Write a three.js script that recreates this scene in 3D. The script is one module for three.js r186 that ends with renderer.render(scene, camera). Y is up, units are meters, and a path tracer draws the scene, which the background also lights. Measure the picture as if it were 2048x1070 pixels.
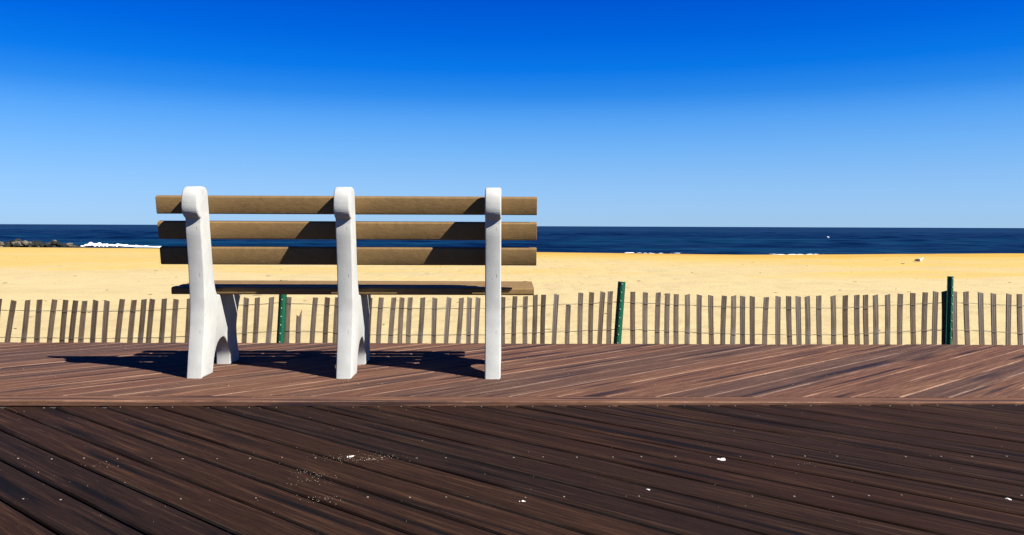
import * as THREE from 'three';
import { RoundedBoxGeometry } from 'three/addons/geometries/RoundedBoxGeometry.js';
import { mergeGeometries, mergeVertices, toCreasedNormals } from 'three/addons/utils/BufferGeometryUtils.js';

// ---------------------------------------------------------------- camera, sky, sun, exposure
const EXPOSURE = 3.0;
const renderer = new THREE.WebGLRenderer({ antialias: true });
renderer.toneMapping = THREE.LinearToneMapping;
renderer.toneMappingExposure = EXPOSURE;
renderer.shadowMap.enabled = true;
const scene = new THREE.Scene();
const camera = new THREE.PerspectiveCamera(2 * Math.atan(535 / 1600) * 180 / Math.PI, 2048 / 1070, 0.05, 60000);
camera.position.set(0, 0.736, 0);
camera.rotation.set(0, -0.5 * Math.PI / 180, 0.22 * Math.PI / 180, 'YXZ');
camera.setViewOffset(2048, 1070, 0, 83, 2048, 1070);        // the picture is a crop from below the middle of the frame

const SUN = new THREE.Vector3(0.955, 1, 0.52).normalize();
const lin = (c) => { c /= 255; return c <= 0.04045 ? c / 12.92 : Math.pow((c + 0.055) / 1.055, 2.4); };
{
  // clear sky: pale at the horizon, deep blue overhead; a little brighter towards and opposite the sun
  const stops = [[-90, 150, 190, 232], [0, 166, 203, 236], [1.2, 160, 204, 246], [2.6, 149, 200, 250], [5.4, 117, 184, 251], [7.5, 87, 166, 249], [9.2, 46, 141, 240], [11, 10, 122, 236], [13.3, 0, 104, 227], [15.8, 0, 88, 214],
    [25, 0, 62, 176], [45, 0, 42, 134], [90, 0, 30, 104]];
  const W = 256, H = 1024, data = new Float32Array(W * H * 4), d = new THREE.Vector3();
  for (let j = 0; j < H; j++) {
    const el = ((j + 0.5) / H - 0.5) * 180;
    let k = 0; while (k < stops.length - 2 && el > stops[k + 1][0]) k++;
    const a = stops[k], b = stops[k + 1], t = Math.min(1, Math.max(0, (el - a[0]) / (b[0] - a[0])));
    for (let i = 0; i < W; i++) {
      const az = ((i + 0.5) / W - 0.5) * 2 * Math.PI, e = el * Math.PI / 180;
      d.set(Math.cos(e) * Math.cos(az), Math.sin(e), Math.cos(e) * Math.sin(az));
      const m = d.dot(SUN), phase = 0.955 + 0.26 * m * m;
      for (let c = 0; c < 3; c++) data[(j * W + i) * 4 + c] = (lin(a[c + 1]) * (1 - t) + lin(b[c + 1]) * t) * phase / EXPOSURE;
      data[(j * W + i) * 4 + 3] = 1;
    }
  }
  const sky = new THREE.DataTexture(data, W, H, THREE.RGBAFormat, THREE.FloatType);
  sky.mapping = THREE.EquirectangularReflectionMapping; sky.magFilter = sky.minFilter = THREE.LinearFilter;
  sky.needsUpdate = true;
  scene.background = sky; scene.environment = sky;
}
const sun = new THREE.DirectionalLight(new THREE.Color(1, 0.965, 0.9), 5);
sun.position.copy(SUN).multiplyScalar(60); sun.target.position.set(0, 0, -4);
sun.castShadow = true;
Object.assign(sun.shadow.camera, { left: -30, right: 30, top: 30, bottom: -30, near: 1, far: 200 });
sun.shadow.mapSize.set(4096, 4096);
scene.add(sun, sun.target);

// ---------------------------------------------------------------- helpers
function rng(seed) { let s = seed >>> 0; return () => { s = (s + 0x6D2B79F5) >>> 0; let t = s; t = Math.imul(t ^ (t >>> 15), t | 1); t ^= t + Math.imul(t ^ (t >>> 7), t | 61); return ((t ^ (t >>> 14)) >>> 0) / 4294967296; }; }
function hash(x, y, s) { let h = Math.imul(x, 374761393) + Math.imul(y, 668265263) + Math.imul(s, 1274126177); h = Math.imul(h ^ (h >>> 13), 1274126177); h = Math.imul(h ^ (h >>> 15), 2246822519); return ((h ^ (h >>> 16)) >>> 0) / 4294967296; }
const mod = (a, n) => ((a % n) + n) % n;
// value noise 0..1; px, py are the lattice periods (0 = none)
function vn(x, y, s = 0, px = 0, py = 0) {
  const xi = Math.floor(x), yi = Math.floor(y), xf = x - xi, yf = y - yi, u = xf * xf * (3 - 2 * xf), v = yf * yf * (3 - 2 * yf);
  const X0 = px ? mod(xi, px) : xi, X1 = px ? mod(xi + 1, px) : xi + 1, Y0 = py ? mod(yi, py) : yi, Y1 = py ? mod(yi + 1, py) : yi + 1;
  const a = hash(X0, Y0, s), b = hash(X1, Y0, s), c = hash(X0, Y1, s), d = hash(X1, Y1, s);
  return a + (b - a) * u + (c - a) * v + (a - b - c + d) * u * v;
}
const fbm = (x, y, s, o = 4) => { let t = 0, a = 0.5, n = 0; for (let i = 0; i < o; i++) { t += a * vn(x, y, s + i); n += a; a *= 0.5; x *= 2.03; y *= 2.03; } return t / n; };
const sstep = (a, b, x) => { const t = Math.min(1, Math.max(0, (x - a) / (b - a))); return t * t * (3 - 2 * t); };
const enc = (l) => 255 * Math.min(1, Math.max(0, l <= 0.0031308 ? l * 12.92 : 1.055 * Math.pow(l, 1 / 2.4) - 0.055));
function colorTex(w, h, fn, repeat) {            // fn(u, v) -> linear rgb
  const d = new Uint8Array(w * h * 4);
  for (let j = 0; j < h; j++) for (let i = 0; i < w; i++) { const c = fn(i / w, j / h), k = (j * w + i) * 4; d[k] = enc(c[0]); d[k + 1] = enc(c[1]); d[k + 2] = enc(c[2]); d[k + 3] = 255; }
  const t = new THREE.DataTexture(d, w, h); t.colorSpace = THREE.SRGBColorSpace; return finishTex(t, repeat);
}
function greyTex(w, h, fn, repeat) {
  const d = new Uint8Array(w * h * 4);
  for (let j = 0; j < h; j++) for (let i = 0; i < w; i++) { const c = 255 * Math.min(1, Math.max(0, fn(i / w, j / h))), k = (j * w + i) * 4; d[k] = d[k + 1] = d[k + 2] = c; d[k + 3] = 255; }
  return finishTex(new THREE.DataTexture(d, w, h), repeat);
}
function finishTex(t, repeat) { t.wrapS = t.wrapT = THREE.RepeatWrapping; t.magFilter = THREE.LinearFilter; t.minFilter = THREE.LinearMipmapLinearFilter; t.generateMipmaps = true; t.anisotropy = 8; if (repeat) t.repeat.set(...repeat); t.needsUpdate = true; return t; }
const mix3 = (a, b, t) => [a[0] + (b[0] - a[0]) * t, a[1] + (b[1] - a[1]) * t, a[2] + (b[2] - a[2]) * t];
const names = {};
function numbered(n) { const k = names[n] = (names[n] ?? -1) + 1; return k ? n + '_' + String(k).padStart(3, '0') : n; }
function mesh(name, g, m, parent) { const o = new THREE.Mesh(g, m); o.name = parent ? name : numbered(name); o.castShadow = o.receiveShadow = true; (parent ?? scene).add(o); return o; }
function group(name, parent) { const o = new THREE.Group(); o.name = parent ? name : numbered(name); (parent ?? scene).add(o); return o; }
function tag(o, label, category, extra = {}) { Object.assign(o.userData, { label, category }, extra); return o; }
const setting = (o, label, category) => tag(o, label, category, { kind: 'structure' });
const ALBEDO = 0.8;                                                // one scale for every base colour below
const P = (o) => { const m = new THREE.MeshPhysicalMaterial(o); m.color.multiplyScalar(ALBEDO); return m; };

// ---------------------------------------------------------------- materials
// decking: streaked composite wood; the map covers 4 m along by 0.55 m across
const streak = (u, v, s) => {
  const f = 0.55 * vn(u * 24, v * 150, s, 24, 150) + 0.45 * vn(u * 64, v * 300, s + 1, 64, 300);
  const m = 0.6 * vn(u * 10, v * 46, s + 2, 10, 46) + 0.4 * vn(u * 22, v * 90, s + 3, 22, 90);
  const c = vn(u * 7, v * 18, s + 4, 7, 18);
  const g = 0.5 * vn(u * 512, v * 256, s + 5, 512, 256) + 0.5 * vn(u * 110, v * 180, s + 8, 110, 180);
  return { f, m, c, g };
};
const deckMap = (dark, mid, light, litEdge, s) => colorTex(1024, 512, (u, v) => {
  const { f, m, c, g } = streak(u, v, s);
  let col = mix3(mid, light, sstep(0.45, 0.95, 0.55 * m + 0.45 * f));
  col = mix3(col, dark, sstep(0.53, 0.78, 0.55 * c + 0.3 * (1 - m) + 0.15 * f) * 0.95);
  const e = Math.abs(mod(v * 4, 1) - 0.5) * 2;                     // 0 mid-board, 1 at the board edge, where a sunlit line is painted in
  col = mix3(col, litEdge, sstep(0.9, 0.985, e + 0.07 * (vn(u * 40, v * 8, s + 6, 40, 8) - 0.5)) * sstep(0.25, 0.9, vn(u * 14, v * 8, s + 7, 14, 8)));
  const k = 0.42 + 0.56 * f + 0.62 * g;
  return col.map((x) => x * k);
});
const deckBump = greyTex(1024, 512, (u, v) => { const { f, m, g } = streak(u, v, 11); return 0.55 * f + 0.3 * m + 0.15 * g; });
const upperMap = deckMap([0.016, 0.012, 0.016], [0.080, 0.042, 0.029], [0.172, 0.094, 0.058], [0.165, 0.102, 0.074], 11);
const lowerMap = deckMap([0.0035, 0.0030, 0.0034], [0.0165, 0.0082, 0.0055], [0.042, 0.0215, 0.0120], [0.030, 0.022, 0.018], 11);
const tones = [[1, 1, 1], [1.14, 1.08, 1.02], [0.88, 0.9, 0.95], [1.06, 0.98, 0.95], [0.8, 0.84, 0.92], [1.2, 1.15, 1.08]];
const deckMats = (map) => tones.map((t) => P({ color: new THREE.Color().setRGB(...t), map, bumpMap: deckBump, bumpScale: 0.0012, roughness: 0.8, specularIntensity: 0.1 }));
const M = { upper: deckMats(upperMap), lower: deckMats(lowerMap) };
M.joist = P({ color: new THREE.Color().setRGB(0.03, 0.025, 0.019), roughness: 0.95 });
M.screw = P({ color: new THREE.Color().setRGB(0.2, 0.175, 0.14), roughness: 0.7 });
M.concrete = P({
  color: 0xffffff, roughness: 0.85, specularIntensity: 0.4,
  map: colorTex(512, 512, (u, v) => {
    const a = vn(u * 6, v * 6, 31, 6, 6), b = vn(u * 19, v * 19, 32, 19, 19), c = vn(u * 170, v * 170, 33, 170, 170), p = vn(u * 60, v * 60, 34, 60, 60), q = vn(u * 33, v * 33, 35, 33, 33);
    let k = 0.312 + 0.05 * a + 0.035 * b + 0.03 * c; if (p > 0.972) k *= 0.6; if (q > 0.985) k *= 0.65;
    return [k, k, k * 0.94];
  }, [2, 2]),
  bumpMap: greyTex(512, 512, (u, v) => { const p = vn(u * 60, v * 60, 34, 60, 60), q = vn(u * 33, v * 33, 35, 33, 33); return 0.6 + 0.25 * vn(u * 170, v * 170, 33, 170, 170) - (p > 0.972 ? 0.5 : 0) - (q > 0.985 ? 0.5 : 0); }, [2, 2]), bumpScale: 0.0012,
});
const slatMat = (k) => P({
  color: new THREE.Color().setRGB(...k), roughness: 0.62, specularIntensity: 0.35,
  map: slatMap, bumpMap: slatBump, bumpScale: 0.0006,
});
const slatMap = colorTex(1024, 256, (u, v) => {
  const a = vn(u * 90, v * 24, 41, 90, 24), b = vn(u * 300, v * 80, 42, 300, 80), c = vn(u * 8, v * 5, 43, 8, 5), e = vn(u * 500, v * 120, 44, 500, 120);
  let k = 0.80 + 0.16 * a + 0.16 * b + 0.12 * c; if (e > 0.93) k *= 1.25;
  return [0.158 * k, 0.096 * k, 0.037 * k];
});
const slatBump = greyTex(1024, 256, (u, v) => 0.5 * vn(u * 90, v * 60, 45, 90, 60) + 0.5 * vn(u * 300, v * 120, 46, 300, 120));
M.slats = [slatMat([1, 1, 1]), slatMat([1.06, 1.05, 1.04]), slatMat([0.94, 0.95, 0.96])];
M.bolt = P({ color: new THREE.Color().setRGB(0.22, 0.2, 0.18), roughness: 0.45, metalness: 0.7 });
const picketMap = colorTex(128, 512, (u, v) => {
  const a = vn(u * 22, v * 8, 51, 22, 8), b = vn(u * 48, v * 26, 52, 48, 26), c = vn(u * 3, v * 9, 53, 3, 9), e = vn(u * 40, v * 160, 54, 40, 160);
  let col = mix3([0.06, 0.042, 0.028], [0.185, 0.145, 0.105], 0.6 * a + 0.4 * b);
  col = mix3(col, [0.155, 0.135, 0.118], sstep(0.5, 0.9, c));
  if (e > 0.965) col = mix3(col, [0.42, 0.36, 0.26], 0.8);
  return col;
});
const picketBump = greyTex(128, 512, (u, v) => 0.6 * vn(u * 22, v * 8, 51, 22, 8) + 0.4 * vn(u * 48, v * 26, 52, 48, 26));
M.pickets = [[0.72, 0.66, 0.62], [0.9, 0.85, 0.8], [1.0, 1.0, 1.0], [1.08, 1.1, 1.14], [0.85, 0.86, 0.9], [0.6, 0.55, 0.52]].map((t) => P({ color: new THREE.Color().setRGB(...t), map: picketMap, bumpMap: picketBump, bumpScale: 0.002, roughness: 0.95, specularIntensity: 0.2 }));
M.wire = P({ color: new THREE.Color().setRGB(0.12, 0.105, 0.08), roughness: 0.6, metalness: 0.5 });
M.green = P({ color: 0xffffff, roughness: 0.5, specularIntensity: 0.5, map: colorTex(128, 256, (u, v) => { const a = vn(u * 16, v * 32, 61, 16, 32), b = vn(u * 60, v * 120, 62, 60, 120); const k = 0.85 + 0.3 * a; return b > 0.955 ? [0.16, 0.2, 0.15] : [0.002 * k, 0.064 * k, 0.031 * k]; }) });
M.tab = P({ color: new THREE.Color().setRGB(0.3, 0.36, 0.31), roughness: 0.45 });
M.white = P({ color: new THREE.Color().setRGB(0.55, 0.54, 0.5), roughness: 0.8 });
M.foam = P({ color: new THREE.Color().setRGB(0.86, 0.88, 0.9), roughness: 0.9, specularIntensity: 0.2 });

// ---------------------------------------------------------------- beach
const CREST = [[-400, -66], [-90, -66], [-40.6, -64.7], [-26.7, -63], [-11.7, -60.2], [2.3, -57.2], [10, -54.8], [16.3, -53.2], [25.5, -55], [38, -58.2], [90, -64], [400, -66]];
const crestZ = (x) => { let k = 0; while (k < CREST.length - 2 && x > CREST[k + 1][0]) k++; const a = CREST[k], b = CREST[k + 1], t = (x - a[0]) / (b[0] - a[0]); return a[1] + (b[1] - a[1]) * t; };
const sandY = (x, z) => {
  const c = crestZ(x), q = c - z;                       // q > 0 : seaward of the crest
  let y = -1.0 - 0.15 * Math.min(1, Math.max(0, (-z - 6) / (-c - 6)));
  const flat = 1 - sstep(-14, -1, q);
  y += (fbm(x * 0.16, z * 0.16, 71, 3) - 0.5) * 0.13 * flat + (fbm(x * 0.9, z * 0.9, 74, 3) - 0.5) * 0.05 * (0.35 + 0.65 * flat);
  const foot = vn(x * 2.6, z * 2.6, 77); if (foot > 0.7) y -= (foot - 0.7) * 0.12 * (0.3 + 0.7 * flat);
  if (q > 0) y -= 0.012 * q * q / (1 + 0.08 * q);
  return Math.max(y, -9);
};
{
  const zs = []; for (let z = 6; z > -11; z -= 0.35) zs.push(z);
  for (let z = -11, d = 0.13; z > -90; z -= d) { zs.push(z); d = z > -70 ? 0.13 * Math.pow(-z / 11, 0.6) : 1.5; }
  zs.push(-95, -105, -120);
  const NX = 520, pos = [], col = [], uv = [], idx = [];
  for (let j = 0; j < zs.length; j++) for (let i = 0; i <= NX; i++) {
    const t = i / NX * 2 - 1, z = zs[j], x = 7 * t + 29 * t * Math.abs(t) + 84 * t ** 5 ;
    pos.push(x, sandY(x, z), z); uv.push(x / 3, z / 3);
    // coarse golden sand lies in streaky patches on the berm, pale fine sand inland
    const b = (z - crestZ(x));                          // metres inland of the crest
    const n = fbm(x * 0.045 + 3, z * 0.16, 81, 4), n2 = fbm(x * 0.3, z * 0.9, 86, 3);
    const gold = sstep(0.36, 0.70, n * 0.6 + n2 * 0.35 + 0.36 - b * 0.0165);
    const deep = sstep(0.60, 0.70, n * 0.5 + n2 * 0.5 + 0.22 - b * 0.036) * (x > -8 ? 1 : 0.25);
    let c = mix3([0.412, 0.326, 0.168], [0.425, 0.295, 0.085], gold * 0.95); c = mix3(c, [0.40, 0.235, 0.036], deep * 0.75);
    const k = 0.93 + 0.14 * n2; col.push(c[0] * k, c[1] * k, c[2] * k);
  }
  for (let j = 0; j < zs.length - 1; j++) for (let i = 0; i < NX; i++) { const a = j * (NX + 1) + i, b = a + NX + 1; idx.push(a, a + 1, b, b, a + 1, b + 1); }
  const g = new THREE.BufferGeometry();
  g.setAttribute('position', new THREE.Float32BufferAttribute(pos, 3)); g.setAttribute('color', new THREE.Float32BufferAttribute(col, 3)); g.setAttribute('uv', new THREE.Float32BufferAttribute(uv, 2));
  g.setIndex(idx); g.computeVertexNormals();
  const m = P({ vertexColors: true, roughness: 1, specularIntensity: 0.1, map: colorTex(512, 512, (u, v) => { const a = vn(u * 200, v * 200, 91, 200, 200), b = vn(u * 50, v * 50, 92, 50, 50), c = vn(u * 9, v * 9, 93, 9, 9); let k = 0.84 + 0.1 * a + 0.08 * b + 0.08 * c; if (a > 0.97) k *= 0.75; return [k, k, k]; }),
    bumpMap: greyTex(512, 512, (u, v) => 0.5 * vn(u * 40, v * 40, 94, 40, 40) + 0.3 * vn(u * 110, v * 110, 95, 110, 110) + 0.2 * vn(u * 14, v * 14, 96, 14, 14)), bumpScale: 0.012 });
  setting(mesh('beach_sand', g, m), 'pale and golden dry sand beach behind the boardwalk', 'sand');
}

// ---------------------------------------------------------------- ocean
const SEA = -3.0;
{
  const zs = []; for (let z = 88; z < 26000; z *= (z < 600 ? 1.0052 : 1.05)) zs.push(z); zs.push(40000);
  const NX = 900, pos = [], col = [], idx = [], r = rng(5);
  const waves = Array.from({ length: 15 }, (_, i) => { const L = 2.6 * Math.pow(1.28, i * 0.75), a = (r() - 0.5) * 1.0; return { k: 2 * Math.PI / L, cx: Math.sin(a), cz: Math.cos(a), A: 0.0135 * Math.min(L, 9) * (0.6 + 0.6 * r()), p: r() * 6.28, L }; });
  for (const z of zs) { const dz = z * (z < 600 ? 0.0052 : 0.05), dx = 2 * z * 2.1 / NX; for (let i = 0; i <= NX; i++) {
    const x = (i / NX * 2 - 1) * z * 2.1; let y = SEA;
    for (const w of waves) { const keep = 1 - sstep(0.25, 0.5, Math.max(dz * w.cz, dx * Math.abs(w.cx)) / w.L); if (keep > 0) { const s = 0.5 + 0.5 * Math.sin(w.k * (w.cx * x + w.cz * z) + w.p + 1.6 * fbm(x * 0.02, z * 0.02, 101, 2) * 6); y += keep * w.A * (Math.pow(s, 1.6) - 0.4) * (0.4 + 1.1 * vn(x * 0.03, z * 0.05, 105)); } }
    pos.push(x, y, -z);
    // streaks of greener water over the shallows, open sea navy
    const q = sstep(0.5, 0.78, fbm(x * 0.022, z * 0.13, 131, 4) * 0.75 + 0.25 * fbm(x * 0.15, z * 0.6, 137, 2) + (z < 260 ? 0.10 : 0)), deepC = [0.0006, 0.0046, 0.0165], tealC = [0.002, 0.022, 0.045]; col.push(...mix3(deepC, tealC, q));
  } }
  for (let j = 0; j < zs.length - 1; j++) for (let i = 0; i < NX; i++) { const a = j * (NX + 1) + i, b = a + NX + 1; idx.push(a, a + 1, b, b, a + 1, b + 1); }
  const g = new THREE.BufferGeometry(); g.setAttribute('position', new THREE.Float32BufferAttribute(pos, 3)); g.setAttribute('color', new THREE.Float32BufferAttribute(col, 3)); g.setIndex(idx); g.computeVertexNormals();
  const m = P({ vertexColors: true, roughness: 0.4, ior: 1.33, specularIntensity: 0.13 });
  setting(mesh('ocean', g, m), 'dark navy ocean with small waves up to the horizon', 'water');
}
// lumps: soft irregular pebbles used for foam and boulders
function lump(r, seed, detail = 2, amp = 0.35) {
  const g = mergeVertices(new THREE.IcosahedronGeometry(1, detail).deleteAttribute('normal').deleteAttribute('uv')), p = g.attributes.position, v = new THREE.Vector3();
  for (let i = 0; i < p.count; i++) { v.fromBufferAttribute(p, i); const n = vn(v.x * 1.7 + seed * 3.1, v.y * 1.7 + v.z * 2.3, seed) + 0.5 * vn(v.x * 4 + seed, v.z * 4 + v.y * 3, seed + 9); v.multiplyScalar(r * (1 + amp * (n - 0.75))); p.setXYZ(i, v.x, v.y, v.z); }
  g.computeVertexNormals(); return g;
}
// breaking wave beside the jetty, thrown spray, and small whitecaps
function foam(name, label, spots) {
  const gs = spots.map(([x, y, z, sx, sy, sz], i) => { const g = lump(1, 300 + i + spots.length, 2, 0.8); g.scale(sx, sy, sz); g.translate(x, y, z); return g; });
  tag(mesh(name, mergeGeometries(gs), M.foam), label, 'foam', { kind: 'stuff' });
}
{
  const r = rng(77), a = [];
  for (let i = 0; i < 60; i++) { const t = i / 59, x = -68.6 + 11 * t + (r() - 0.5) * 0.9, h = (0.55 - 0.5 * t) * (0.6 + 0.6 * r()) * Math.min(1, 0.4 + t * 8); a.push([x, SEA + h * 0.55 + 0.1, -131 + (r() - 0.5) * 1.4, 0.16 + r() * 0.4, h * (0.35 + 0.4 * r()) + 0.05, 0.5]); }
  for (let i = 0; i < 26; i++) { const t = r(); a.push([-59 + 9 * t, SEA + 0.12, -126 - r() * 5, 0.4 + r() * 0.8, 0.07 + r() * 0.07, 0.5]); }
  foam('breaking_wave', 'white foam of a wave breaking beside the rock jetty', a);
  const b = []; for (let i = 0; i < 40; i++) { const q = r(), x = -79.6 + (r() - 0.5) * 2 * (1 - q * 0.5), y = SEA + 0.1 + q * q * 1.0; b.push([x + 0.5 * q, y, -122.8 - r() * 0.8, 0.1 + 0.22 * (1 - q), 0.08 + 0.2 * (1 - q), 0.15]); }
  foam('sea_spray', 'white spray thrown up in front of the dark rocks', b);
  const c = []; for (let i = 0; i < 30; i++) { const x = 16 + r() * 8, z = -107 - r() * 3; c.push([x, SEA + 0.02 + r() * 0.08, z, 0.15 + r() * 0.5, 0.04 + r() * 0.05, 0.4]); }
  for (let i = 0; i < 22; i++) { const x = 35 + r() * 8, z = -104 - r() * 3; c.push([x, SEA + 0.02 + r() * 0.07, z, 0.15 + r() * 0.5, 0.04 + r() * 0.05, 0.4]); }
  foam('swash_foam', 'thin white foam along the waterline right of the bench', c);
  foam('whitecap', 'tiny white crest far out on the dark sea', [[106, SEA + 0.5, -262, 0.28, 0.16, 0.3], [106.4, SEA + 0.45, -262, 0.2, 0.1, 0.2]]);
}
// rock jetty: each boulder its own mesh
{
  const r = rng(31), j = group('rock_jetty'); j.position.set(-80, SEA, -125);
  tag(j, 'low jetty of dark boulders in the surf at the far left', 'rocks');
  const rockMats = [[0.012, 0.0125, 0.011], [0.022, 0.022, 0.018], [0.007, 0.007, 0.0065], [0.10, 0.085, 0.06]].map((c) => P({ color: new THREE.Color().setRGB(...c), roughness: 0.85, specularIntensity: 0.3 }));
  const gs = [1, 2, 3, 4, 5].map((s) => { const g = lump(1, 500 + s, 1, 0.9).toNonIndexed(); g.computeVertexNormals(); return g; });
  for (let i = 0; i < 260; i++) {
    const x = -18 + 32.5 * r(), edge = sstep(14.8, 11.5, x), h = 1.0 * edge * (0.65 + 0.45 * vn(x * 0.5, 1, 9)), s = 0.2 + 0.34 * r() * edge, y = r() * h;
    const o = mesh('boulder', gs[i % 5], rockMats[r() < 0.24 ? 3 : Math.floor(r() * 3)], j);
    o.position.set(x, y - 0.1, (r() - 0.5) * 4 * (1 - y * 0.5)); o.scale.set(s * (1 + r() * 0.5), s * (0.6 + r() * 0.35), s); o.rotation.set(r() * 0.6, r() * 6, r() * 0.6);
  }
}
// dark bits of seaweed and shell on the sand
{
  const r = rng(12), gs = [];
  for (let i = 0; i < 150; i++) { const z = -13 - 38 * Math.pow(r(), 1.3), x = (r() - 0.5) * 1.5 * -z, g = lump(1, 600 + i % 7, 1, 0.8), s = 0.012 + 0.026 * r() * r(); g.scale(s * (1.5 + 2.5 * r()), s * 0.45, s); g.rotateY(r() * 3); g.translate(x, sandY(x, z) + s * 0.15, z); gs.push(g); }
  tag(mesh('beach_wrack', mergeGeometries(gs), P({ color: new THREE.Color().setRGB(0.13, 0.095, 0.05), roughness: 1 })), 'small dark scraps of seaweed scattered on the sand', 'debris', { kind: 'stuff' });
}
// gull sitting on the berm
{
  const gull = group('gull'), x = 22.34, z = -42.94; gull.position.set(x, sandY(x, z), z); tag(gull, 'small gull with white breast and dark wings on the golden sand', 'bird');
  const W = P({ color: new THREE.Color().setRGB(0.8, 0.77, 0.68), roughness: 0.9 }), D = P({ color: new THREE.Color().setRGB(0.045, 0.035, 0.02), roughness: 0.9 }), B = P({ color: new THREE.Color().setRGB(0.4, 0.2, 0.02), roughness: 0.6 });
  const prof = [[-0.19, 0.01], [-0.14, 0.035], [-0.06, 0.065], [0.02, 0.08], [0.09, 0.075], [0.13, 0.058], [0.155, 0.044], [0.175, 0.04], [0.2, 0.038], [0.222, 0.026], [0.232, 0.004]];
  const lift = [0.075, 0.075, 0.08, 0.09, 0.105, 0.13, 0.16, 0.185, 0.198, 0.2, 0.198], pos = [], idx = [], n = 12;
  prof.forEach(([px, r], k) => { for (let i = 0; i < n; i++) { const a = i / n * Math.PI * 2; pos.push(px, lift[k] + Math.sin(a) * r, Math.cos(a) * r * 0.85); } });
  for (let k = 0; k < prof.length - 1; k++) for (let i = 0; i < n; i++) { const a = k * n + i, b = k * n + (i + 1) % n; idx.push(a, a + n, b, b, a + n, b + n); }
  const g = new THREE.BufferGeometry(); g.setAttribute('position', new THREE.Float32BufferAttribute(pos, 3)); g.setIndex(idx); g.computeVertexNormals();
  mesh('body', g, W, gull);
  for (const s of [-1, 1]) { const w = new THREE.SphereGeometry(1, 14, 10); w.scale(0.15, 0.062, 0.022); const o = mesh('wing', w, D, gull); o.position.set(-0.09, 0.098, s * 0.062); o.rotation.set(s * 0.25, s * 0.05, 0.12);
    const l = new THREE.CylinderGeometry(0.006, 0.008, 0.05, 6); const leg = mesh('leg', l, B, gull); leg.position.set(0.02, 0.015, s * 0.025); }
  const t = new THREE.BoxGeometry(0.11, 0.012, 0.05); const tail = mesh('tail', t, D, gull); tail.position.set(-0.2, 0.075, 0);
  const k = new THREE.ConeGeometry(0.01, 0.05, 6); k.rotateZ(-Math.PI / 2); const beak = mesh('beak', k, B, gull); beak.position.set(0.25, 0.194, 0);
}

// ---------------------------------------------------------------- boardwalk decks
// one board: runs along dir (unit, x-z), centre line offset `off` from the origin along the normal, cut by z = za and z = zb
const PITCH = 0.1367, GAP = 0.0065, TH = 0.025;
function plankGeo(ang, off, za, zb, w, ch, du, lane) {
  const dx = Math.cos(ang), dz = Math.sin(ang), nx = -dz, nz = dx;
  const sec = [[-w / 2, -TH], [-w / 2, -ch], [-w / 2 + ch * 0.3, -ch * 0.3], [-w / 2 + ch, 0], [0, 0.0003], [w / 2 - ch, 0], [w / 2 - ch * 0.3, -ch * 0.3], [w / 2, -ch], [w / 2, -TH]];
  const at = (s, z) => (z - (off + s) * nz) / dz;
  const pt = (s, y, t) => [t * dx + (off + s) * nx, y, t * dz + (off + s) * nz];
  const pos = [], uv = [], q = (a, b, c, d) => { for (const [p, u] of [a, b, c, a, c, d]) { pos.push(...p); uv.push(...u); } };
  const V = (s, y, z) => { const t = at(s, z); return [pt(s, y, t), [(t + du) / 4, (lane + 0.5 + s / w) / 4]]; };
  const [z0, z1] = dz > 0 ? [za, zb] : [zb, za], lo = Math.min(z0, z1), hi = Math.max(z0, z1);
  const A = dz > 0 ? lo : hi, B = dz > 0 ? hi : lo;
  for (let i = 0; i < sec.length; i++) { const a = sec[i], b = sec[(i + 1) % sec.length]; q(V(a[0], a[1], A), V(b[0], b[1], A), V(b[0], b[1], B), V(a[0], a[1], B)); }
  for (const [z, f] of [[A, 1], [B, 0]]) for (let i = 1; i < sec.length - 1; i++) { const t = [sec[0], sec[i], sec[i + 1]].map((s) => V(s[0], s[1], z)); if (f) t.reverse(); for (const [p, u] of t) { pos.push(...p); uv.push(...u); } }
  const g = new THREE.BufferGeometry(); g.setAttribute('position', new THREE.Float32BufferAttribute(pos, 3)); g.setAttribute('uv', new THREE.Float32BufferAttribute(uv, 2)); g.computeVertexNormals();
  return { g, centre: (z) => { const t = at(0, z); return pt(0, 0, t); }, spot: (s, z) => pt(s, 0, at(s, z)) };
}
const FRONT = -3.358, BACK = -5.012, BORDER = 0.098;
const screwGeo = new THREE.CylinderGeometry(0.0026, 0.0026, 0.0012, 8);
function centred(p, parent, mat, name, dy) {     // geometry re-centred so the plank's own origin is at its middle
  p.g.computeBoundingBox(); const c = new THREE.Vector3(); p.g.boundingBox.getCenter(c); c.y = 0; p.g.translate(-c.x, 0, -c.z);
  const o = mesh(name, p.g, mat, parent); o.position.set(c.x, dy, c.z); return o;
}
function screws(o, p, w, rows, r, prob) {
  for (const z of rows) for (const s of [-0.26, 0.26]) if (r() < prob) {
    const q = p.spot(s * w + (r() - 0.5) * 0.006, z + (r() - 0.5) * 0.012), m = mesh('screw', screwGeo, M.screw, o), k = 0.75 + 0.6 * r();
    m.position.set(q[0] - o.position.x, 0.0006, q[2] - o.position.z); m.scale.set(k, 1, k);
  }
}
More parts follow.
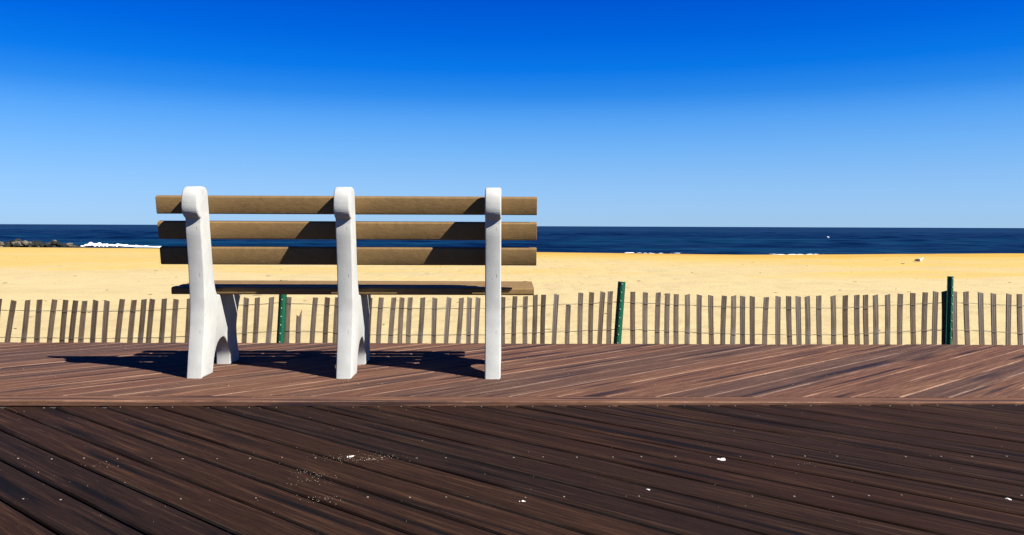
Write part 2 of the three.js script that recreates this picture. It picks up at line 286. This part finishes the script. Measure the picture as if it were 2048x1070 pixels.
{
  const r = rng(2024), A = 40 * Math.PI / 180;
  // lower deck: boards run from far left to near right; the whole deck sits a touch lower at its left
  const low = group('lower_deck'); setting(low, 'dark brown diagonal plank deck in the foreground', 'boardwalk');
  low.position.set(0, -0.015, 0); low.rotation.z = 0.0043;
  for (let k = -34; k <= 58; k++) {
    const off = -0.809 - k * PITCH + PITCH / 2, w = PITCH - 0.0115, za = FRONT + 0.012, zb = 1.4;
    const p = plankGeo(A, off, za, zb, w, 0.008, r() * 4, Math.floor(r() * 4)), dy = (r() - 0.5) * 0.0016;
    const x0 = p.centre(za)[0], x1 = p.centre(-1.5)[0]; if (x1 < -7.5 || x0 > 7.5) continue;
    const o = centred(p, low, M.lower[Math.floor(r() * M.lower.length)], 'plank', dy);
    screws(o, p, w, [-3.325, -2.595, -2.213, -1.83], r, 0.62);
  }
  for (const z of [-3.25, -2.977, -2.595, -2.213, -1.83, -1.45, -1.07, -0.68, -0.3, 0.08, 0.46, 0.84, 1.22]) { const o = mesh('joist', new THREE.BoxGeometry(16, 0.18, 0.04), M.joist, low); o.position.set(0, -TH - 0.0935, z); }
  for (const z of [-2.4, 0.3]) for (const x of [-6, -3, 0, 3, 6]) { const o = mesh('pile', new THREE.BoxGeometry(0.2, 1.3, 0.2), M.joist, low); o.position.set(x, -TH - 0.19 - 0.65, z); }
  // upper deck carrying the bench: boards run the other way, with a border board along the front edge
  const up = group('upper_deck'); setting(up, 'reddish brown diagonal plank platform carrying the bench', 'boardwalk');
  for (let k = -20; k <= 70; k++) {
    const off = -0.79 - k * PITCH, w = PITCH - GAP, za = BACK + (r() - 0.5) * 0.014, zb = FRONT - BORDER - 0.004;
    const p = plankGeo(-A, off, za, zb, w, 0.004, r() * 4, Math.floor(r() * 4)), dy = (r() - 0.5) * 0.0022;
    const xa = p.centre(zb)[0], xb = p.centre(za)[0]; if (xb < -7.6 || xa > 7.6) continue;
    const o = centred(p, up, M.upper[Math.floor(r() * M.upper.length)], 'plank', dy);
    screws(o, p, w, [-4.86, -4.48, -4.1, -3.72], r, 0.22);
  }
  for (const [x0, x1, t] of [[-7.6, -2.7, 0], [-2.697, 2.9, 1], [2.903, 7.6, 3]]) {
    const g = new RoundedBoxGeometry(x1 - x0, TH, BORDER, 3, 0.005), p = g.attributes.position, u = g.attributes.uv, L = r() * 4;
    for (let i = 0; i < p.count; i++) u.setXY(i, (p.getX(i) + L) / 4, (p.getZ(i) / BORDER + 0.5) / 4 + (p.getY(i) - TH / 2) * 2.2);  // border edges land on the sunlit strip painted into the map
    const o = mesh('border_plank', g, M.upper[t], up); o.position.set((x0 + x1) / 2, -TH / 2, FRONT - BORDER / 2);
  }
  const dj = [-3.37, -3.72, -4.1, -4.48, -4.86];
  for (const z of dj) { const o = mesh('joist', new THREE.BoxGeometry(16, 0.18, 0.04), M.joist, up); o.position.set(0, -TH - 0.0935, z); }
  for (const z of [-3.55, -4.7]) for (const x of [-6.2, -3.2, 0, 3.2, 6.2]) { const o = mesh('pile', new THREE.BoxGeometry(0.2, 1.3, 0.2), M.joist, up); o.position.set(x, -TH - 0.19 - 0.65, z); }
}
const lowY = (x) => -0.015 + 0.0043 * x;
// droppings and spilled sand on the lower deck
{
  const r = rng(8);
  const drop = (label, x, z, sx, sz, turn, n) => {
    const gs = []; for (let i = 0; i < n; i++) { const g = lump(1, 800 + i * 3 + Math.round(sx * 900), 2, 0.7), k = i ? 0.2 + 0.35 * r() : 1; g.scale(sx * k, 0.0016, sz * k); g.translate(i ? (r() - 0.5) * sx * 4 : 0, 0, i ? (r() - 0.5) * sz * 3 : 0); gs.push(g); }
    const o = mesh('bird_dropping', mergeGeometries(gs), M.white); o.position.set(x, lowY(x) + 0.0008, z); o.rotation.set(0, turn, 0.0043); tag(o, label, 'dropping', { group: 'bird droppings on the dark planks' });
  };
  drop('large white bird dropping splat on the dark planks right of centre', 0.70, -2.562, 0.0115, 0.013, -0.5, 5);
  drop('small white bird dropping on the dark planks at the far right', 1.385, -2.182, 0.0045, 0.006, 0.3, 3);
  drop('tiny white bird dropping on the dark planks near the bottom centre', 0.051, -2.180, 0.005, 0.005, 0.2, 3);
  drop('thin pale bird dropping between the centre and the large splat', 0.41, -2.272, 0.006, 0.003, -0.7, 3);
  drop('broken white dropping in the middle of the spilled sand', -0.50, -2.607, 0.006, 0.007, 0.9, 7);
  const gs = [], grain = (x, z, s) => { const g = new THREE.TetrahedronGeometry(s); g.rotateX(r() * 6); g.rotateY(r() * 6); g.translate(x, lowY(x) + s * 0.35, z); gs.push(g); };
  const cl = (x, z, sx, sz, n, s) => { for (let i = 0; i < n; i++) { const a = r() * 6.28, q = Math.sqrt(-2 * Math.log(1 - r() * 0.98)) * 0.5; grain(x + Math.cos(a) * q * sx, z + Math.sin(a) * q * sz, s * (0.5 + r())); } };
  cl(-0.46, -2.6, 0.15, 0.05, 230, 0.0009); cl(-0.57, -2.41, 0.09, 0.09, 90, 0.0009); cl(-0.5, -2.2, 0.06, 0.04, 30, 0.001); cl(-1.26, -2.53, 0.06, 0.03, 24, 0.0012); cl(0.95, -2.5, 0.05, 0.05, 14, 0.001); cl(-0.43, -2.575, 0.05, 0.02, 60, 0.0013);
  for (let i = 0; i < 700; i++) grain((r() - 0.5) * 6, -1.5 - r() * 1.8, 0.0005 + r() * r() * 0.0011);
  const sp = mesh('spilled_sand', mergeGeometries(gs), P({ color: new THREE.Color().setRGB(0.36, 0.31, 0.23), roughness: 1 })); tag(sp, 'pale grains of sand spilled on the dark planks', 'sand', { kind: 'stuff' });
  const gu = []; for (let i = 0; i < 420; i++) { const s = 0.0009 + r() * r() * 0.0022, g = new THREE.TetrahedronGeometry(s); g.rotateX(r() * 6); g.rotateY(r() * 6); const x = (r() - 0.5) * 7; g.translate(x, 0.0012 + s * 0.35, -3.4 - 1.55 * r()); gu.push(g); }
  tag(mesh('windblown_sand', mergeGeometries(gu), P({ color: new THREE.Color().setRGB(0.34, 0.28, 0.21), roughness: 1 })), 'pale grains of sand blown over the upper planks', 'sand', { kind: 'stuff' });
}

// ---------------------------------------------------------------- bench
{
  const b = group('park_bench'); b.position.set(-0.771, 0, -3.843); tag(b, 'bench with white concrete legs and tan slats facing the sea', 'bench');
  const Z0 = -3.843, S = (z) => -(z - Z0);      // shape x grows towards the sea
  const sh = new THREE.Shape();
  const C2 = (pts) => new THREE.SplineCurve(pts.map(([z, y]) => new THREE.Vector2(S(z), y)));
  const heel = C2([[-3.841, 0], [-3.851, 0.076], [-3.860, 0.148], [-3.871, 0.22], [-3.877, 0.29], [-3.878, 0.344], [-3.868, 0.445], [-3.854, 0.548], [-3.837, 0.638], [-3.825, 0.70], [-3.822, 0.748]]).getPoints(40);
  const head = C2([[-3.819, 0.765], [-3.803, 0.772], [-3.786, 0.785], [-3.775, 0.803], [-3.770, 0.827], [-3.770, 0.854], [-3.775, 0.879], [-3.788, 0.900], [-3.808, 0.914], [-3.832, 0.9195], [-3.862, 0.9195], [-3.884, 0.915], [-3.900, 0.903], [-3.909, 0.885]]).getPoints(44);
  const nose = C2([[-3.9265, 0.804], [-3.947, 0.70], [-3.971, 0.58], [-3.989, 0.50], [-4.003, 0.455], [-4.022, 0.41], [-4.048, 0.3828]]).getPoints(20);
  const shin = C2([[-4.425, 0.3915], [-4.41, 0.36], [-4.378, 0.315], [-4.35, 0.25], [-4.336, 0.187], [-4.35, 0.11], [-4.376, 0.043], [-4.378, 0]]).getPoints(24);
  const arch = C2([[-4.238, 0], [-4.236, 0.045], [-4.218, 0.092], [-4.186, 0.131], [-4.149, 0.155], [-4.108, 0.159], [-4.062, 0.146], [-4.03, 0.118], [-4.006, 0.074], [-3.986, 0]]).getPoints(30);
  [...heel, ...head, ...nose, ...shin, ...arch].forEach((p, i) => (i ? sh.lineTo(p.x, p.y) : sh.moveTo(p.x, p.y)));
  let legG = new THREE.ExtrudeGeometry(sh, { depth: 0.077 - 0.018, bevelEnabled: true, bevelSize: 0.009, bevelThickness: 0.009, bevelOffset: -0.009, bevelSegments: 3, curveSegments: 4 });
  legG.translate(0, 0, -(0.077 - 0.018) / 2); legG.rotateY(Math.PI / 2); legG = toCreasedNormals(legG, 0.3);      // shape x -> -z
  for (const x of [-0.714, 0, 0.714]) { const l = mesh('leg', legG, M.concrete, b); l.position.set(x, 0, 0); }
  const boltG = new THREE.CylinderGeometry(0.007, 0.0075, 0.004, 10);
  const slat = (name, len, h, d, mat) => { const q = 0.010, a = d / 2 - 0.0015, c = h / 2 - 0.0015, rr = new THREE.Shape();
    rr.moveTo(-a + q, -c); rr.lineTo(a - q, -c); rr.quadraticCurveTo(a, -c, a, -c + q); rr.lineTo(a, c - q); rr.quadraticCurveTo(a, c, a - q, c); rr.lineTo(-a + q, c); rr.quadraticCurveTo(-a, c, -a, c - q); rr.lineTo(-a, -c + q); rr.quadraticCurveTo(-a, -c, -a + q, -c);
    let g = new THREE.ExtrudeGeometry(rr, { depth: len - 0.003, bevelEnabled: true, bevelSize: 0.0015, bevelThickness: 0.0015, bevelSegments: 1, curveSegments: 5 }); g.translate(0, 0, -(len - 0.003) / 2); g.rotateY(Math.PI / 2); g = toCreasedNormals(g, 0.5);
    const p = g.attributes.position, u = g.attributes.uv, o = 0.37 * b.children.length; for (let i = 0; i < p.count; i++) u.setXY(i, p.getX(i) / 2.2 + o, (p.getY(i) + p.getZ(i)) / 0.5 + o); return mesh(name, g, mat, b); };
  [[0.839, 0], [0.715, 1], [0.5885, 2]].forEach(([y, k]) => {       // rear face lies on the front of the posts
    const s = slat('back_slat', 1.862, 0.089, 0.038, M.slats[k]), zf = -3.9145 - (0.864 - y) * 0.202;
    s.rotation.x = 0.199; s.position.set(-0.003, y - 0.0039, zf - 0.0192 - Z0);
    for (const x of [-0.714, 0, 0.714]) for (const e of [-0.022, 0.022]) { const bt = mesh('bolt', boltG, M.bolt, s); bt.rotation.x = Math.PI / 2; bt.position.set(x, e, -0.019); }
  });
  const pitch = 0.097;
  for (let i = 0; i < 4; i++) {
    const s = slat('seat_slat', 1.84, 0.038, 0.074, M.slats[(i + 1) % 3]); const z = -4.070 - 0.037 - i * pitch;
    s.rotation.x = 0.026; s.position.set(0, 0.4025 + i * 0.0027, z - Z0);
    for (const x of [-0.716 + 0.06, 0.06, 0.716 + 0.06]) { const bt = mesh('bolt', boltG, M.bolt, s); bt.position.set(x - 0.06, 0.018, 0); }
  }
}

// ---------------------------------------------------------------- sand fence
{
  const f = group('sand_fence'), ZF = -6.1; f.position.set(0, -1.0, ZF); tag(f, 'low wooden slat sand fence wired between green posts behind the boardwalk', 'fence');
  // top x, top y, lean (dx per dy)
  const list = '-4.46 .165 .09;-4.37 .17 .12;-4.27 .168 .1;-4.17 .163 .09;-4.05 .167 .08;-3.94 .165 .1;-3.847 0.17 0.105;-3.736 0.156 0.145;-3.627 0.161 0.127;-3.543 0.164 0.064;-3.429 0.164 0.115;-3.345 0.162 0.093;-3.268 0.158 0.109;-3.201 0.155 0.091;-3.114 0.16 0.079;-3.029 0.158 0.06;-2.915 0.169 0.104;-2.826 0.163 0.089;-2.748 0.169 0.096;-2.686 0.17 0.084;-2.592 0.174 0.085;-2.506 0.17 0.061;-2.403 0.177 0.056;-2.314 0.178 0.061;-2.214 0.18 0.075;-2.115 0.183 0.059;-1.971 0.182 0.054;-1.886 0.185 0.063;-1.778 0.188 0.083;-1.647 0.189 0.047;-1.569 0.083 0.034;-1.445 0.186 0.072;-1.354 0.187 0.05;-1.277 0.187 0.049;-1.198 0.187 0.048;-1.118 0.187 0.039;-1.03 0.188 0.047;-0.943 0.188 0.064;-0.847 0.188 0.075;-0.784 0.188 0.048;-0.722 0.189 0.044;-0.625 0.189 0.071;-0.534 0.186 0.026;-0.425 0.19 0.066;-0.331 0.187 0.074;-0.269 0.19 0.024;-0.203 0.19 0.045;-0.114 0.19 0.022;-0.013 0.195 0.005;0.079 0.2 0.029;0.159 0.2 0.009;0.234 0.211 0.027;0.298 0.213 0.021;0.397 0.217 0.052;0.488 0.136 0.027;0.583 0.228 0.02;0.666 0.232 0.024;0.751 0.236 0.062;0.811 0.24 0.035;0.982 0.238 -0.004;1.079 0.233 0.008;1.179 0.232 0.023;1.249 0.226 0.015;1.316 0.22 0.001;1.399 0.218 0.001;1.491 0.216 -0.003;1.579 0.212 -0.022;1.685 0.209 0.032;1.755 0.209 0.015;1.825 0.207 -0.005;1.899 0.206 -0.006;2.009 0.199 0.038;2.098 0.207 0.002;2.181 0.207 -0.026;2.252 0.207 -0.022;2.321 0.207 -0.019;2.414 0.212 -0.016;2.519 0.211 -0.021;2.62 0.214 -0.003;2.707 0.218 -0.011;2.776 0.219 -0.019;2.845 0.219 -0.02;2.939 0.222 -0.002;3.043 0.228 0.011;3.138 0.235 -0.016;3.235 0.24 0.026;3.312 0.246 0.028;3.378 0.249 -0.004;3.457 0.249 -0.012;3.551 0.246 -0.03;3.657 0.24 -0.027;3.759 0.233 -0.028;3.879 0.229 0.012;3.963 0.229 -0.026;4.058 0.225 -0.023;4.15 .22 0;4.25 .222 .01;4.34 .225 -.02;4.44 .225 .01;4.53 .22 .02'.split(';').map((s) => s.split(' ').map(Number));
  const r = rng(99);
  for (let x = -4.55; x > -7.4; x -= 0.085 + 0.03 * r()) list.push([x, 0.16 + 0.02 * r(), 0.05 + 0.05 * r()]);
  for (let x = 4.62; x < 7.4; x += 0.085 + 0.03 * r()) list.push([x, 0.2 + 0.03 * r(), (r() - 0.5) * 0.05]);
  const geos = [0, 1, 2, 3, 4].map((v) => {                       // sawn pickets with a slight bow and ragged ends
    const g = new THREE.BoxGeometry(0.037, 1.25, 0.011, 2, 10, 1), p = g.attributes.position, u = g.attributes.uv;
    for (let i = 0; i < p.count; i++) {
      const y = p.getY(i), t = y / 1.25 + 0.5; let x = p.getX(i) * (0.97 + 0.06 * vn(t * 5, v, 7)), yy = y - 0.625;
      x += (vn(t * 3.5 + v * 5, 2, 3) - 0.5) * 0.006 * (1 - sstep(0.9, 1, t)); if (t > 0.999) yy += (p.getX(i) > 0.01 ? 1 : p.getX(i) < -0.01 ? -1 : 0) * (v - 2) * 0.0022;
      p.setXYZ(i, x, yy, p.getZ(i) + (vn(t * 2 + v, 5, 4) - 0.5) * 0.012);
      u.setXY(i, u.getX(i) * 0.37 + v * 0.21, t + v * 0.17);
    }
    g.computeVertexNormals(); return g;
  });
  const broken = geos[2].clone(); { const p = broken.attributes.position; for (let i = 0; i < p.count; i++) if (p.getY(i) > -0.01) p.setY(i, p.getX(i) > 0.004 ? 0.012 : p.getX(i) < -0.01 ? -0.03 : -0.045); broken.computeVertexNormals(); }
  list.forEach(([x0, y, lean], i) => {
    const x = x0 * 0.996;
    const tone = x < -1.9 ? [0, 0, 1, 5, 1, 0][Math.floor(r() * 6)] : [1, 2, 3, 4, 2, 0, 3][Math.floor(r() * 7)];
    const o = mesh('picket', y < 0.1 ? broken : geos[Math.floor(r() * 5)], M.pickets[tone], f);
    o.position.set(x, y + 1.0, (r() - 0.5) * 0.006); o.rotation.set((r() - 0.5) * 0.02, (r() - 0.5) * 0.16, -Math.atan(lean));
  });
  const W1 = '-4.60 0.111;-4.26 0.131;-3.84 0.080;-3.47 0.076;-3.09 0.075;-2.71 0.082;-2.25 0.110;-1.71 0.142;-1.37 0.128;-1.03 0.110;-0.61 0.101;-0.15 0.105;-0.01 0.113;0.35 0.133;0.65 0.144;0.87 0.158;1.23 0.143;1.57 0.125;1.88 0.118;2.27 0.114;2.61 0.117;3.04 0.143;3.40 0.161;3.69 0.151;4.00 0.136;4.58 0.122';
  const W2 = '-4.61 -0.100;-4.27 -0.084;-3.85 -0.125;-3.47 -0.129;-3.09 -0.130;-2.71 -0.127;-2.25 -0.105;-1.71 -0.069;-1.38 -0.080;-1.03 -0.096;-0.61 -0.099;-0.15 -0.096;-0.01 -0.087;0.35 -0.073;0.65 -0.062;0.87 -0.050;1.23 -0.061;1.58 -0.079;1.89 -0.088;2.27 -0.089;2.62 -0.088;3.04 -0.064;3.40 -0.047;3.70 -0.058;4.00 -0.075;4.59 -0.083';
  const rows = [W1, W2].map((w) => w.split(';').map((s) => s.split(' ').map(Number)).map(([x, y]) => [x * 0.996, y + 0.002]));
  for (const w of rows) { const a = w[0][1], b = w[w.length - 1][1]; w.unshift([-7.4, a], [-6.8, a + 0.02], [-5.6, a - 0.03]); w.push([5.9, b + 0.03], [6.7, b], [7.4, b + 0.005]); }
  rows.push(rows[1].map(([x, y]) => [x, y - 0.3]));
  for (const w of rows) for (const side of [-1, 1]) {               // a twisted pair holds the pickets between its strands
    const pts = []; for (let k = 0; k < w.length - 1; k++) for (let q = 0; q < 5; q++) { const t = q / 5, x = w[k][0] + (w[k + 1][0] - w[k][0]) * t, y = w[k][1] + (w[k + 1][1] - w[k][1]) * t; pts.push(new THREE.Vector3(x, y + 1.0 + (r() - 0.5) * 0.006, side * (0.0085 + 0.002 * r()))); }
    mesh('wire', new THREE.TubeGeometry(new THREE.CatmullRomCurve3(pts), 620, 0.0015, 5), M.wire, f);
  }
  // green folded-steel posts with a row of tabs on the ridge
  const sec = new THREE.Shape(); [[-0.029, -0.013], [-0.022, -0.013], [-0.006, 0.006], [0.006, 0.006], [0.022, -0.013], [0.029, -0.013], [0.029, -0.0105], [0.0235, -0.0105], [0.0075, 0.009], [-0.0075, 0.009], [-0.0235, -0.0105], [-0.029, -0.0105]].forEach(([x, y], i) => (i ? sec.lineTo(x, y) : sec.moveTo(x, y)));
  const pg = new THREE.ExtrudeGeometry(sec, { depth: 1.6, bevelEnabled: false }); pg.rotateX(-Math.PI / 2); pg.translate(0, -1.6, 0);   // shape y -> -z
  pg.rotateY(Math.PI);
  { const u = pg.attributes.uv, p = pg.attributes.position; for (let i = 0; i < u.count; i++) u.setXY(i, p.getX(i) / 0.12, p.getY(i) / 0.3); }
  const tabG = new RoundedBoxGeometry(0.007, 0.009, 0.006, 2, 0.002);
  for (const [x, y, lean, turn, dz] of [[-4.24, 0.33, 0.05, 0.1, 0.026], [-1.677, 0.318, 0.051, 0.05, 0.026], [0.891, 0.316, 0.07, 0.0, 0.026], [-6.8, 0.34, 0.04, 0.1, 0.026], [5.9, 0.34, 0.03, 0, 0.026], [3.398, 0.366, 0.026, 0.26, 0.045]]) {
    const o = mesh('post', pg, M.green, f); o.position.set(x, y + 1.0, dz); o.rotation.set(0, turn, 0, 'YXZ'); o.rotation.z = -Math.atan(lean);
    for (let k = 0; k < 24; k++) { const t = mesh('tab', tabG, M.tab, o); t.position.set(0, -0.018 - k * 0.064, 0.011); }
  }
}
renderer.render(scene, camera);
